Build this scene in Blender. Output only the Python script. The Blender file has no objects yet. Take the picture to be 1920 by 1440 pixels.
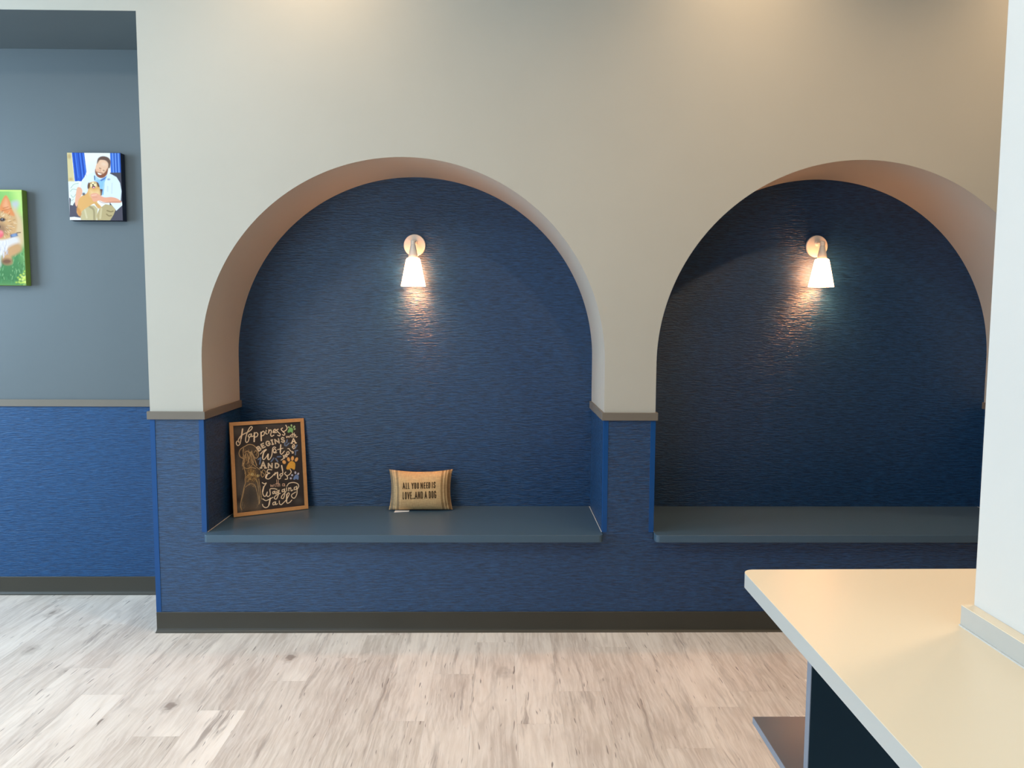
import bpy, bmesh, math, random
import numpy as np
from mathutils import Vector, Matrix

scene = bpy.context.scene
C = scene.collection
random.seed(7)
rng = np.random.default_rng(11)

# ------------------------------------------------------------------ camera
cam_data = bpy.data.cameras.new('camera')
cam_data.sensor_fit = 'HORIZONTAL'
cam_data.sensor_width = 36.0
cam_data.lens = 36.0 * 1446.508 / 1920.0
cam_data.clip_start = 0.05
cam = bpy.data.objects.new('camera', cam_data)
C.objects.link(cam)
R = ((0.99987643, 0.01536900, -0.00330424),
     (-0.01503307, 0.99627564, 0.08490503),
     (0.00459684, -0.08484487, 0.99638357))
cam.matrix_world = Matrix(((R[0][0], R[0][2], -R[0][1], 0.0),
                           (R[1][0], R[1][2], -R[1][1], -3.7444),
                           (R[2][0], R[2][2], -R[2][1], 1.56203),
                           (0, 0, 0, 1)))
scene.camera = cam

# ------------------------------------------------------------------ light
scene.view_settings.view_transform = 'Standard'
scene.view_settings.look = 'None'
scene.view_settings.gamma = 1.0
scene.view_settings.use_curve_mapping = False
scene.view_settings.exposure = -0.2

world = bpy.data.worlds.new('daylight_sky')
scene.world = world
world.use_nodes = True
bg = world.node_tree.nodes['Background']
bg.inputs[0].default_value = (0.62, 0.82, 1.0, 1)
bg.inputs[1].default_value = 1.0

DAY = (0.56, 0.79, 1.0)
WARM = (1.0, 0.70, 0.42)


def area(name, loc, rot, sx, sy, power, color):
    l = bpy.data.lights.new(name, 'AREA')
    l.shape = 'RECTANGLE'
    l.size, l.size_y = sx, sy
    l.energy = power
    l.color = color
    o = bpy.data.objects.new(name, l)
    o.location = loc
    o.rotation_euler = rot
    C.objects.link(o)
    return o


# daylight that comes in through the shop windows (left wall and the wall behind the camera)
area('daylight_side_window', (-5.35, -1.5, 2.15), (0, -math.pi / 2, 0), 2.2, 2.4, 370, DAY)
area('daylight_rear_window', (-3.5, -6.75, 1.45), (math.pi / 2, 0, 0), 3.0, 2.1, 140, DAY)

# ------------------------------------------------------------------ dimensions
D = 0.5317            # depth of the arched wall
XJ = -1.6985          # end of the arched wall at the recess
A0, A1 = -1.442, 0.5097
B0, B1 = 0.7616, 2.7201
XE = 3.4
ZR0, ZR1 = 1.066, 1.1047      # chair rail
ZS0, ZS1 = 0.4696, 0.5068     # bench ledge
ZB = 0.102
ZC = 1.3462           # arch springing
ZO = 2.9773           # head of the recess opening
ZT = 3.60             # ceiling
XL, YR, XRR = -5.2, -6.6, 4.6


# ------------------------------------------------------------------ materials
def new_mat(name):
    m = bpy.data.materials.new(name)
    m.use_nodes = True
    nt = m.node_tree
    return m, nt, nt.nodes['Principled BSDF'], nt.nodes, nt.links


def math_node(N, L, op, a, b):
    n = N.new('ShaderNodeMath')
    n.operation = op
    for i, v in enumerate((a, b)):
        if isinstance(v, (int, float)):
            n.inputs[i].default_value = v
        else:
            L.new(v, n.inputs[i])
    return n.outputs[0]


def mix_col(N, L, fac, a, b, mode='MIX'):
    n = N.new('ShaderNodeMix')
    n.data_type = 'RGBA'
    n.blend_type = mode
    for s, v in ((n.inputs[0], fac), (n.inputs[6], a), (n.inputs[7], b)):
        if hasattr(v, 'is_linked'):
            L.new(v, s)
        elif isinstance(v, (int, float)):
            s.default_value = v
        else:
            s.default_value = (*v, 1)
    return n.outputs[2]


def noise(N, L, vec, scale, detail=3, rough=0.55):
    n = N.new('ShaderNodeTexNoise')
    n.inputs['Scale'].default_value = scale
    n.inputs['Detail'].default_value = detail
    n.inputs['Roughness'].default_value = rough
    L.new(vec, n.inputs['Vector'])
    return n.outputs[0]


def mapping(N, L, vec, scale=(1, 1, 1), loc=(0, 0, 0), rot=(0, 0, 0)):
    n = N.new('ShaderNodeMapping')
    n.inputs['Scale'].default_value = scale
    n.inputs['Location'].default_value = loc
    n.inputs['Rotation'].default_value = rot
    L.new(vec, n.inputs['Vector'])
    return n.outputs[0]


def ramp(N, L, fac, stops):
    n = N.new('ShaderNodeValToRGB')
    cr = n.color_ramp
    while len(cr.elements) > 1:
        cr.elements.remove(cr.elements[0])
    for i, (p, c) in enumerate(stops):
        e = cr.elements[0] if i == 0 else cr.elements.new(p)
        e.position = p
        e.color = (*c, 1) if len(c) == 3 else c
    L.new(fac, n.inputs[0])
    return n.outputs[0]


def bump(N, L, h, strength, dist, B):
    n = N.new('ShaderNodeBump')
    n.inputs['Strength'].default_value = strength
    n.inputs['Distance'].default_value = dist
    L.new(h, n.inputs['Height'])
    L.new(n.outputs[0], B.inputs['Normal'])


def paint(name, col, rough=0.55, spec=0.35, var=0.03, bump_s=0.05):
    m, nt, B, N, L = new_mat(name)
    tc = N.new('ShaderNodeTexCoord')
    f = noise(N, L, tc.outputs['Object'], 3.0, 2)
    c = mix_col(N, L, f, tuple(x * (1 - var) for x in col), tuple(min(1, x * (1 + var)) for x in col))
    L.new(c, B.inputs['Base Color'])
    B.inputs['Roughness'].default_value = rough
    B.inputs['Specular IOR Level'].default_value = spec
    if bump_s:
        bump(N, L, noise(N, L, tc.outputs['Object'], 260, 2), bump_s, 0.001, B)
    return m


def wallcovering(name, dark, light, rough=0.32, spec=0.62):
    """woven vinyl: short horizontal streaks, embossed, with a soft sheen"""
    m, nt, B, N, L = new_mat(name)
    tc = N.new('ShaderNodeTexCoord')
    v1 = mapping(N, L, tc.outputs['Object'], (17, 17, 125))
    v2 = mapping(N, L, tc.outputs['Object'], (42, 42, 300), (3, 1, 7))
    n1 = noise(N, L, v1, 1.0, 3, 0.6)
    n2 = noise(N, L, v2, 1.0, 2, 0.5)
    h = math_node(N, L, 'ADD', math_node(N, L, 'MULTIPLY', n1, 0.65), math_node(N, L, 'MULTIPLY', n2, 0.35))
    fac = ramp(N, L, h, [(0.38, (0, 0, 0)), (0.62, (1, 1, 1))])
    big = noise(N, L, mapping(N, L, tc.outputs['Object'], (7, 7, 16)), 1.0, 2)
    c = mix_col(N, L, fac, dark, light)
    c = mix_col(N, L, math_node(N, L, 'MULTIPLY', big, 0.25), c, dark)
    L.new(c, B.inputs['Base Color'])
    B.inputs['Roughness'].default_value = rough
    B.inputs['Specular IOR Level'].default_value = spec
    bump(N, L, h, 1.0, 0.006, B)
    return m


def wood_frame(name, a, b):
    m, nt, B, N, L = new_mat(name)
    tc = N.new('ShaderNodeTexCoord')
    n = noise(N, L, mapping(N, L, tc.outputs['Object'], (60, 60, 60)), 1.0, 4)
    L.new(mix_col(N, L, n, a, b), B.inputs['Base Color'])
    B.inputs['Roughness'].default_value = 0.5
    return m


def vcol_mat(name, rough=0.6, spec=0.2, weave=0):
    m, nt, B, N, L = new_mat(name)
    a = N.new('ShaderNodeAttribute')
    a.attribute_name = 'print'
    c = a.outputs['Color']
    if weave:
        tc = N.new('ShaderNodeTexCoord')
        f1 = noise(N, L, mapping(N, L, tc.outputs['Object'], (weave, 40, 40)), 1.0, 2)
        f2 = noise(N, L, mapping(N, L, tc.outputs['Object'], (40, 40, weave)), 1.0, 2)
        f = math_node(N, L, 'MULTIPLY', f1, f2)
        f = math_node(N, L, 'MULTIPLY', f, 2.2)
        c = mix_col(N, L, 0.35, c, mix_col(N, L, f, (0.02, 0.015, 0.01), (1, .95, .85)), 'OVERLAY')
        bump(N, L, f, 0.5, 0.001, B)
    L.new(c, B.inputs['Base Color'])
    B.inputs['Roughness'].default_value = rough
    B.inputs['Specular IOR Level'].default_value = spec
    return m


def plank_mat():
    m, nt, B, N, L = new_mat('whitewashed_vinyl_plank')
    oi = N.new('ShaderNodeObjectInfo')
    tc = N.new('ShaderNodeTexCoord')
    rnd = oi.outputs['Random']
    comb = N.new('ShaderNodeCombineXYZ')
    L.new(math_node(N, L, 'MULTIPLY', rnd, 37.0), comb.inputs[0])
    L.new(math_node(N, L, 'MULTIPLY', rnd, 91.0), comb.inputs[1])
    add = N.new('ShaderNodeVectorMath')
    L.new(tc.outputs['Object'], add.inputs[0])
    L.new(comb.outputs[0], add.inputs[1])
    v = add.outputs[0]
    # warp the grain a little so that it wanders round the knots
    warp = noise(N, L, mapping(N, L, v, (9, 3.2, 1)), 1.0, 3)
    w2 = N.new('ShaderNodeCombineXYZ')
    L.new(math_node(N, L, 'MULTIPLY', warp, 0.05), w2.inputs[0])
    addw = N.new('ShaderNodeVectorMath')
    L.new(v, addw.inputs[0])
    L.new(w2.outputs[0], addw.inputs[1])
    vw = addw.outputs[0]
    base = ramp(N, L, rnd, [(0.0, (0.83, 0.725, 0.625)), (0.25, (0.56, 0.475, 0.40)), (0.5, (0.77, 0.67, 0.575)), (0.75, (0.62, 0.525, 0.445)), (1.0, (0.87, 0.77, 0.665))])
    cloud = noise(N, L, mapping(N, L, v, (5, 1.6, 1)), 1.0, 3)
    c = mix_col(N, L, ramp(N, L, cloud, [(0.42, (0, 0, 0)), (0.66, (0.85, 0.85, 0.85))]), base, (0.50, 0.41, 0.345))
    fine = noise(N, L, mapping(N, L, vw, (75, 4.5, 1)), 1.0, 4, 0.65)
    c = mix_col(N, L, ramp(N, L, fine, [(0.40, (0.0,) * 3), (0.62, (0.42,) * 3)]), c, (0.89, 0.81, 0.73))
    grain = noise(N, L, mapping(N, L, vw, (25, 1.7, 1), (5, 3, 0)), 1.0, 4, 0.7)
    gate = noise(N, L, mapping(N, L, v, (6, 1.1, 1), (9, 4, 0)), 1.0, 2)
    gfac = math_node(N, L, 'MULTIPLY', ramp(N, L, grain, [(0.53, (0,) * 3), (0.66, (1,) * 3)]),
                     ramp(N, L, gate, [(0.40, (0,) * 3), (0.60, (0.85,) * 3)]))
    c = mix_col(N, L, gfac, c, (0.34, 0.275, 0.235))
    # cathedral figure: contour lines of a stretched noise
    fig = noise(N, L, mapping(N, L, v, (5.5, 0.75, 1), (1, 6, 0)), 1.0, 1, 0.4)
    s_ = math_node(N, L, 'SINE', math_node(N, L, 'MULTIPLY', fig, 95.0), 0.0)
    figf = math_node(N, L, 'MULTIPLY', ramp(N, L, s_, [(0.45, (0,) * 3), (0.95, (0.5,) * 3)]), ramp(N, L, gate, [(0.30, (0.8,) * 3), (0.50, (0,) * 3)]))
    c = mix_col(N, L, figf, c, (0.46, 0.385, 0.325))
    # short dark checks
    chk = noise(N, L, mapping(N, L, vw, (95, 8.5, 1), (2, 8, 0)), 1.0, 1)
    c = mix_col(N, L, ramp(N, L, chk, [(0.70, (0,) * 3), (0.75, (0.85,) * 3)]), c, (0.22, 0.175, 0.15))
    # knots
    vor = N.new('ShaderNodeTexVoronoi')
    vor.inputs['Scale'].default_value = 1.0
    wk = N.new('ShaderNodeTexNoise')
    wk.inputs['Scale'].default_value = 22.0
    L.new(v, wk.inputs['Vector'])
    kv = N.new('ShaderNodeVectorMath')
    kv.operation = 'MULTIPLY_ADD'
    kv.inputs[1].default_value = (0.05, 0.05, 0)
    L.new(wk.outputs['Color'], kv.inputs[0])
    L.new(vw, kv.inputs[2])
    L.new(mapping(N, L, kv.outputs[0], (5.2, 2.6, 1)), vor.inputs['Vector'])
    kn = ramp(N, L, vor.outputs['Distance'], [(0.0, (1,) * 3), (0.055, (0.85,) * 3), (0.10, (0.25,) * 3), (0.13, (0.32,) * 3), (0.20, (0,) * 3)])
    sel = N.new('ShaderNodeSeparateColor')
    L.new(vor.outputs['Color'], sel.inputs[0])
    c = mix_col(N, L, math_node(N, L, 'MULTIPLY', kn, ramp(N, L, sel.outputs[0], [(0.56, (0,) * 3), (0.60, (0.9,) * 3)])), c, (0.25, 0.19, 0.155))
    L.new(c, B.inputs['Base Color'])
    B.inputs['Roughness'].default_value = 0.45
    B.inputs['Specular IOR Level'].default_value = 0.30
    bump(N, L, fine, 0.12, 0.001, B)
    return m


M = {}
M['greige'] = paint('greige_wall_paint', (0.45, 0.425, 0.36), 0.42, 0.4)
M['slate'] = paint('blue_grey_wall_paint', (0.103, 0.120, 0.126), 0.5, 0.4)
M['white'] = paint('white_wall_paint', (0.64, 0.62, 0.575), 0.5, 0.3)
M['room'] = paint('taupe_room_paint', (0.25, 0.235, 0.21), 0.6, 0.3)
M['ceil'] = paint('ceiling_paint', (0.78, 0.77, 0.74), 0.8, 0.2)
M['navy'] = wallcovering('navy_woven_wallcovering', (0.003, 0.021, 0.060), (0.013, 0.070, 0.180))
M['blue'] = wallcovering('navy_wallcovering_daylit', (0.002, 0.032, 0.100), (0.006, 0.070, 0.195), 0.4, 0.38)  # same covering as the niches, recess daylight put into its bluer tone
M['guard'] = paint('blue_corner_guard', (0.003, 0.056, 0.195), 0.4, 0.35, 0.02, 0)
M['rail'] = paint('taupe_rail', (0.16, 0.135, 0.105), 0.45, 0.4, 0.02, 0)
M['base'] = paint('dark_brown_rubber_base', (0.040, 0.035, 0.024), 0.42, 0.4, 0.05, 0)
M['caulk'] = paint('pale_caulk', (0.55, 0.55, 0.52), 0.6, 0.2, 0.02, 0)
M['bench'] = paint('blue_grey_bench_laminate', (0.050, 0.092, 0.132), 0.36, 0.45, 0.03, 0.03)
M['counter'] = paint('cream_laminate_warm_lit', (0.79, 0.67, 0.49), 0.35, 0.35, 0.02, 0)  # laminate with the warm light on top faces put into its colour
M['counter_edge'] = paint('cream_laminate_cool_lit', (0.47, 0.46, 0.42), 0.4, 0.35, 0.02, 0)  # same laminate as the top, the cooler light on upright faces coloured in
M['gable'] = paint('dark_teal_panel', (0.002, 0.018, 0.032), 0.5, 0.2, 0.05, 0.05)
M['gable_edge'] = paint('blue_grey_panel_edge', (0.19, 0.215, 0.26), 0.45, 0.35, 0.02, 0)
M['shelf'] = paint('grey_brown_shelf', (0.130, 0.135, 0.142), 0.3, 0.45, 0.03, 0)
M['enamel'] = paint('cream_enamel', (0.78, 0.74, 0.66), 0.35, 0.45, 0.02, 0)
M['frame'] = wood_frame('orange_brown_wood', (0.44, 0.20, 0.065), (0.60, 0.31, 0.11))
M['board_back'] = paint('black_hardboard', (0.02, 0.018, 0.016), 0.7, 0.2, 0.05, 0)
M['subfloor'] = paint('dark_underlay', (0.12, 0.10, 0.085), 0.8, 0.1, 0.02, 0)
M['plank'] = plank_mat()
M['metal'] = paint('dark_aluminium', (0.10, 0.10, 0.11), 0.4, 0.5, 0.02, 0)
M['print'] = vcol_mat('printed_canvas', 0.7, 0.15)
M['chalk'] = vcol_mat('chalk_print', 0.62, 0.25)
M['burlap'] = vcol_mat('printed_burlap', 0.95, 0.05, 420)
M['tag'] = paint('white_satin_tag', (0.85, 0.83, 0.80), 0.5, 0.3, 0.02, 0)
M['side_dark'] = paint('wrapped_canvas_side', (0.022, 0.026, 0.045), 0.7, 0.15, 0.2, 0)
M['side_green'] = paint('wrapped_green_side', (0.20, 0.30, 0.055), 0.7, 0.15, 0.35, 0)
m, nt, B, N, L = new_mat('lit_frosted_glass')
B.inputs['Base Color'].default_value = (1, 0.93, 0.8, 1)
B.inputs['Roughness'].default_value = 0.4
B.inputs['Emission Color'].default_value = (1.0, 0.41, 0.165, 1)
B.inputs['Emission Strength'].default_value = 34
M['shade'] = m
m, nt, B, N, L = new_mat('lit_downlight_lens')
B.inputs['Emission Color'].default_value = (1.0, 0.78, 0.55, 1)
B.inputs['Emission Strength'].default_value = 6
M['lens'] = m
m, nt, B, N, L = new_mat('window_glass')
out = [n for n in N if n.type == 'OUTPUT_MATERIAL'][0]
tr = N.new('ShaderNodeBsdfTransparent')
gl = N.new('ShaderNodeBsdfGlossy')
gl.inputs['Roughness'].default_value = 0.02
mx = N.new('ShaderNodeMixShader')
mx.inputs[0].default_value = 0.06
L.new(tr.outputs[0], mx.inputs[1])
L.new(gl.outputs[0], mx.inputs[2])
L.new(mx.outputs[0], out.inputs['Surface'])
M['glass'] = m


# ------------------------------------------------------------------ helpers
def link(name, me, mats, parent=None, loc=None):
    o = bpy.data.objects.new(name, me)
    for mt in (mats if isinstance(mats, (list, tuple)) else [mats]):
        me.materials.append(mt)
    C.objects.link(o)
    if loc is not None:
        o.location = loc
    if parent is not None:
        o.parent = parent
    return o


def from_bm(name, bm, mats, parent=None, smooth=None, bevel=0, loc=None):
    bmesh.ops.recalc_face_normals(bm, faces=bm.faces)
    me = bpy.data.meshes.new(name)
    bm.to_mesh(me)
    bm.free()
    if smooth is not None:
        me.shade_smooth()
        me.set_sharp_from_angle(angle=math.radians(smooth))
    o = link(name, me, mats, parent, loc)
    if bevel:
        b = o.modifiers.new('bevel', 'BEVEL')
        b.width = bevel
        b.segments = 2
        b.limit_method = 'ANGLE'
        b.angle_limit = math.radians(50)
    return o


def add_box(bm, x0, x1, y0, y1, z0, z1):
    v = [bm.verts.new(p) for p in ((x0, y0, z0), (x1, y0, z0), (x1, y1, z0), (x0, y1, z0),
                                   (x0, y0, z1), (x1, y0, z1), (x1, y1, z1), (x0, y1, z1))]
    for f in ((0, 3, 2, 1), (4, 5, 6, 7), (0, 1, 5, 4), (1, 2, 6, 5), (2, 3, 7, 6), (3, 0, 4, 7)):
        bm.faces.new([v[i] for i in f])


def box(name, x0, x1, y0, y1, z0, z1, mats, parent=None, bevel=0):
    bm = bmesh.new()
    add_box(bm, x0, x1, y0, y1, z0, z1)
    return from_bm(name, bm, mats, parent, bevel=bevel)


def add_prism(bm, pts, axis, a, b):
    """extrude polygon pts (2D) along axis from a to b. axis 'y': pts are (x,z); 'z': (x,y); 'x': (y,z)"""
    def P(p, t):
        return {'y': (p[0], t, p[1]), 'z': (p[0], p[1], t), 'x': (t, p[0], p[1])}[axis]
    va = [bm.verts.new(P(p, a)) for p in pts]
    vb = [bm.verts.new(P(p, b)) for p in pts]
    n = len(pts)
    bm.faces.new(va)
    bm.faces.new(vb[::-1])
    for i in range(n):
        j = (i + 1) % n
        bm.faces.new((va[i], va[j], vb[j], vb[i]))


def prism(name, pts, axis, a, b, mats, parent=None, smooth=None, bevel=0):
    bm = bmesh.new()
    add_prism(bm, pts, axis, a, b)
    return from_bm(name, bm, mats, parent, smooth, bevel)


def add_lathe(bm, prof, n=40, cap=True, axis='z', origin=(0, 0, 0)):
    """prof: list of (radius, height)"""
    rings = []
    for r, h in prof:
        ring = []
        for i in range(n):
            t = 2 * math.pi * i / n
            p = (r * math.cos(t), r * math.sin(t), h) if axis == 'z' else (r * math.cos(t), h, r * math.sin(t))
            ring.append(bm.verts.new(Vector(p) + Vector(origin)))
        rings.append(ring)
    for a, b in zip(rings, rings[1:]):
        for i in range(n):
            j = (i + 1) % n
            bm.faces.new((a[i], a[j], b[j], b[i]))
    if cap:
        bm.faces.new(rings[0])
        bm.faces.new(rings[-1])


def struct(o):
    o['kind'] = 'structure'
    return o


def thing(name, label, cat, loc=(0, 0, 0), group=None):
    o = bpy.data.objects.new(name, None)
    o.empty_display_size = 0.05
    C.objects.link(o)
    o.location = loc
    o['label'] = label
    o['category'] = cat
    if group:
        o['group'] = group
    return o


def under(o, root):
    """parent o to root and keep its world place (o was built in world coordinates)"""
    o.parent = root
    o.matrix_parent_inverse = Matrix.Translation(-Vector(root.location))
    return o


# ------------------------------------------------------------------ painter: prints as colour on a fine mesh
def lin(c):
    c = np.asarray(c, float) / 255.0
    return np.where(c <= 0.04045, c / 12.92, ((c + 0.055) / 1.055) ** 2.4)


def homography(src):
    """src: four corners TL, TR, BR, BL in trace coordinates -> unit square"""
    dst = [(0, 0), (1, 0), (1, 1), (0, 1)]
    A, b = [], []
    for (x, y), (u, v) in zip(src, dst):
        A.append([x, y, 1, 0, 0, 0, -u * x, -u * y]); b.append(u)
        A.append([0, 0, 0, x, y, 1, -v * x, -v * y]); b.append(v)
    h = np.linalg.solve(np.array(A, float), np.array(b, float))
    return np.append(h, 1).reshape(3, 3)


class Painter:
    def __init__(self, w, h, corners, bgcol):
        self.w, self.h = w, h
        self.H = homography(corners)
        self.img = np.empty((h, w, 3))
        self.img[:] = lin(bgcol)
        d = math.dist(corners[0], corners[1])
        self.s = w / d                       # pixels per trace unit
        self.tex = rng.random((h, w))

    def pt(self, pts):
        p = np.c_[np.asarray(pts, float), np.ones(len(pts))] @ self.H.T
        return p[:, :2] / p[:, 2:] * (self.w, self.h)

    def _blend(self, x0, x1, y0, y1, a, col):
        sub = self.img[y0:y1, x0:x1]
        sub += (lin(col) - sub) * a[..., None]

    def _bb(self, p, m):
        x0 = max(0, int(p[:, 0].min() - m)); x1 = min(self.w, int(p[:, 0].max() + m) + 2)
        y0 = max(0, int(p[:, 1].min() - m)); y1 = min(self.h, int(p[:, 1].max() + m) + 2)
        return x0, x1, y0, y1

    def stroke(self, pts, col, width, alpha=1.0, smooth=True, chalk=0.0):
        p = self.pt(pts)
        if smooth and len(p) > 2:
            q = [p[0]]
            for i in range(len(p) - 1):
                a, b = p[i], p[i + 1]
                pr = p[i - 1] if i else 2 * a - b
                nx = p[i + 2] if i + 2 < len(p) else 2 * b - a
                for t in np.linspace(0, 1, 7)[1:]:
                    q.append(0.5 * (2 * a + (b - pr) * t + (2 * pr - 5 * a + 4 * b - nx) * t * t + (3 * a - pr - 3 * b + nx) * t ** 3))
            p = np.array(q)
        r = width * self.s / 2
        x0, x1, y0, y1 = self._bb(p, r + 2)
        if x1 <= x0 or y1 <= y0:
            return
        X, Y = np.meshgrid(np.arange(x0, x1) + .5, np.arange(y0, y1) + .5)
        dist = np.full(X.shape, 1e9)
        for a, b in zip(p, p[1:]):
            d = b - a
            L2 = max(d @ d, 1e-9)
            t = np.clip(((X - a[0]) * d[0] + (Y - a[1]) * d[1]) / L2, 0, 1)
            dist = np.minimum(dist, np.hypot(X - a[0] - t * d[0], Y - a[1] - t * d[1]))
        a = np.clip(r - dist + .5, 0, 1) * alpha
        if chalk:
            a = a * (1 - chalk * self.tex[y0:y1, x0:x1])
        self._blend(x0, x1, y0, y1, a, col)

    def poly(self, pts, col, alpha=1.0, soft=0.8, smooth=False):
        p = self.pt(pts)
        if smooth:
            q = []
            n = len(p)
            for i in range(n):
                a, b, pr, nx = p[i], p[(i + 1) % n], p[i - 1], p[(i + 2) % n]
                for t in np.linspace(0, 1, 7)[1:]:
                    q.append(0.5 * (2 * a + (b - pr) * t + (2 * pr - 5 * a + 4 * b - nx) * t * t + (3 * a - pr - 3 * b + nx) * t ** 3))
            p = np.array(q)
        x0, x1, y0, y1 = self._bb(p, soft + 2)
        if x1 <= x0 or y1 <= y0:
            return
        X, Y = np.meshgrid(np.arange(x0, x1) + .5, np.arange(y0, y1) + .5)
        ins = np.zeros(X.shape, bool)
        dist = np.full(X.shape, 1e9)
        for a, b in zip(p, np.roll(p, -1, 0)):
            if a[1] != b[1]:
                c = ((a[1] <= Y) & (b[1] > Y)) | ((b[1] <= Y) & (a[1] > Y))
                ins ^= c & (X < a[0] + (Y - a[1]) / (b[1] - a[1]) * (b[0] - a[0]))
            d = b - a
            L2 = max(d @ d, 1e-9)
            t = np.clip(((X - a[0]) * d[0] + (Y - a[1]) * d[1]) / L2, 0, 1)
            dist = np.minimum(dist, np.hypot(X - a[0] - t * d[0], Y - a[1] - t * d[1]))
        sd = np.where(ins, dist, -dist)
        self._blend(x0, x1, y0, y1, np.clip(sd / soft + .5, 0, 1) * alpha, col)

    def ell(self, cx, cy, rx, ry, col, rot=0.0, alpha=1.0, soft=0.8):
        t = np.linspace(0, 2 * np.pi, 28, endpoint=False)
        c, s = math.cos(rot), math.sin(rot)
        self.poly([(cx + rx * math.cos(k) * c - ry * math.sin(k) * s, cy + rx * math.cos(k) * s + ry * math.sin(k) * c) for k in t], col, alpha, soft)

    def grain(self, amt):
        self.img *= (1 + amt * (self.tex[..., None] - .5))


def print_mesh(name, painter, fn, mat, parent=None):
    """grid mesh coloured face by face from the painter; fn(u, v) -> xyz, v downwards"""
    w, h = painter.w, painter.h
    u, v = np.meshgrid(np.linspace(0, 1, w + 1), np.linspace(0, 1, h + 1))
    co = np.stack(fn(u, v), -1).reshape(-1, 3)
    i = (np.arange(h)[:, None] * (w + 1) + np.arange(w)[None]).reshape(-1)
    quads = np.stack([i, i + w + 1, i + w + 2, i + 1], -1)
    me = bpy.data.meshes.new(name)
    me.vertices.add(len(co))
    me.vertices.foreach_set('co', co.astype(np.float32).ravel())
    me.loops.add(quads.size)
    me.loops.foreach_set('vertex_index', quads.astype(np.int32).ravel())
    me.polygons.add(len(quads))
    me.polygons.foreach_set('loop_start', np.arange(0, quads.size, 4, dtype=np.int32))
    me.update(calc_edges=True)
    me.validate()
    at = me.color_attributes.new('print', 'FLOAT_COLOR', 'CORNER')
    col = np.concatenate([np.clip(painter.img, 0, 1).reshape(-1, 3), np.ones((w * h, 1))], 1)
    at.data.foreach_set('color', np.repeat(col, 4, 0).astype(np.float32).ravel())
    me.shade_smooth()
    return link(name, me, mat, parent)


# ================================================================== SETTING
floor = struct(box('floor', XL, XRR, YR, D + 0.12, -0.12, -0.006, M['subfloor']))
struct(box('ceiling', XL, XRR, YR, D + 0.12, ZT, ZT + 0.12, M['ceil']))

# back wall: recess paint, with wallcovering in the niches and below the recess rail
wall_back = struct(box('wall_back', XL, XE, D, D + 0.12, 0, ZT, M['slate']))
box('wallcovering', XL, XJ, D - 0.0025, D + 0.01, ZB - .01, ZR0 + .01, M['blue'], wall_back)
for a, b in ((A0 - .05, A1 + .05), (B0 - .05, B1 + .05)):
    box('wallcovering', a, b, D - 0.0025, D + 0.01, ZS0, ZC + 1.05, M['navy'], wall_back)

# arched wall
def arch(x0, x1, n=96):
    r = (x1 - x0) / 2
    xc = (x0 + x1) / 2
    return [(xc - r * math.cos(math.pi * i / n), ZC + r * math.sin(math.pi * i / n)) for i in range(n + 1)]

zr = (ZR0 + ZR1) / 2
pts = [(XJ, zr), (A0, zr)] + arch(A0, A1) + [(A1, zr), (B0, zr)] + arch(B0, B1) + [(B1, zr), (XE, zr), (XE, ZT), (XL, ZT), (XL, ZO), (XJ, ZO)]
bm = bmesh.new()
add_prism(bm, pts, 'y', 0.0, D - 0.003)
bm.normal_update()
for f in bm.faces:
    c = f.calc_center_median()
    if abs(c.z - ZO) < 1e-4 and c.x < XJ:
        f.material_index = 1
wall_front = struct(from_bm('wall_front', bm, [M['greige'], M['slate']], smooth=25))
pts = [(XJ, 0), (XE, 0), (XE, zr), (B1, zr), (B1, ZS0), (B0, ZS0), (B0, zr), (A1, zr), (A1, ZS0), (A0, ZS0), (A0, zr), (XJ, zr)]
prism('wallcovering', pts, 'y', 0.0, D - 0.003, M['navy'], wall_front)

# side and rear walls of the room, with shop windows
def window_wall(name, horiz, fixed, thick, lo, hi, w0, w1, z0, z1):
    """wall with one window opening; horiz: axis along the wall"""
    bm = bmesh.new()
    def bx(a, b, c, d):
        if horiz == 'x':
            add_box(bm, a, b, min(fixed, fixed + thick), max(fixed, fixed + thick), c, d)
        else:
            add_box(bm, min(fixed, fixed + thick), max(fixed, fixed + thick), a, b, c, d)
    bx(lo, w0, 0, ZT); bx(w1, hi, 0, ZT); bx(w0, w1, 0, z0); bx(w0, w1, z1, ZT)
    return struct(from_bm(name, bm, M['room']))

def window(name, horiz, fixed, thick, w0, w1, z0, z1, n):
    bm = bmesh.new()
    f0, f1 = fixed + thick * .35, fixed + thick * .65
    def bx(a, b, c, d):
        if horiz == 'x':
            add_box(bm, a, b, min(f0, f1), max(f0, f1), c, d)
        else:
            add_box(bm, min(f0, f1), max(f0, f1), a, b, c, d)
    bx(w0, w1, z0, z0 + .05); bx(w0, w1, z1 - .05, z1); bx(w0, w0 + .05, z0 + .05, z1 - .05); bx(w1 - .05, w1, z0 + .05, z1 - .05)
    o = struct(from_bm(name, bm, M['metal']))
    e = (w1 - w0) / n
    fm = fixed + thick * .5
    for i in range(n):
        a, b = w0 + e * i + .025, w0 + e * (i + 1) - .025
        if i:
            bm = bmesh.new()
            bx(w0 + e * i - .025, w0 + e * i + .025, z0 + .05, z1 - .05)
            from_bm('mullion', bm, M['metal'], o)
        if horiz == 'x':
            box('pane', a, b, fm - .003, fm + .003, z0 + .05, z1 - .05, M['glass'], o)
        else:
            box('pane', fm - .003, fm + .003, a, b, z0 + .05, z1 - .05, M['glass'], o)
    return o

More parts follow.
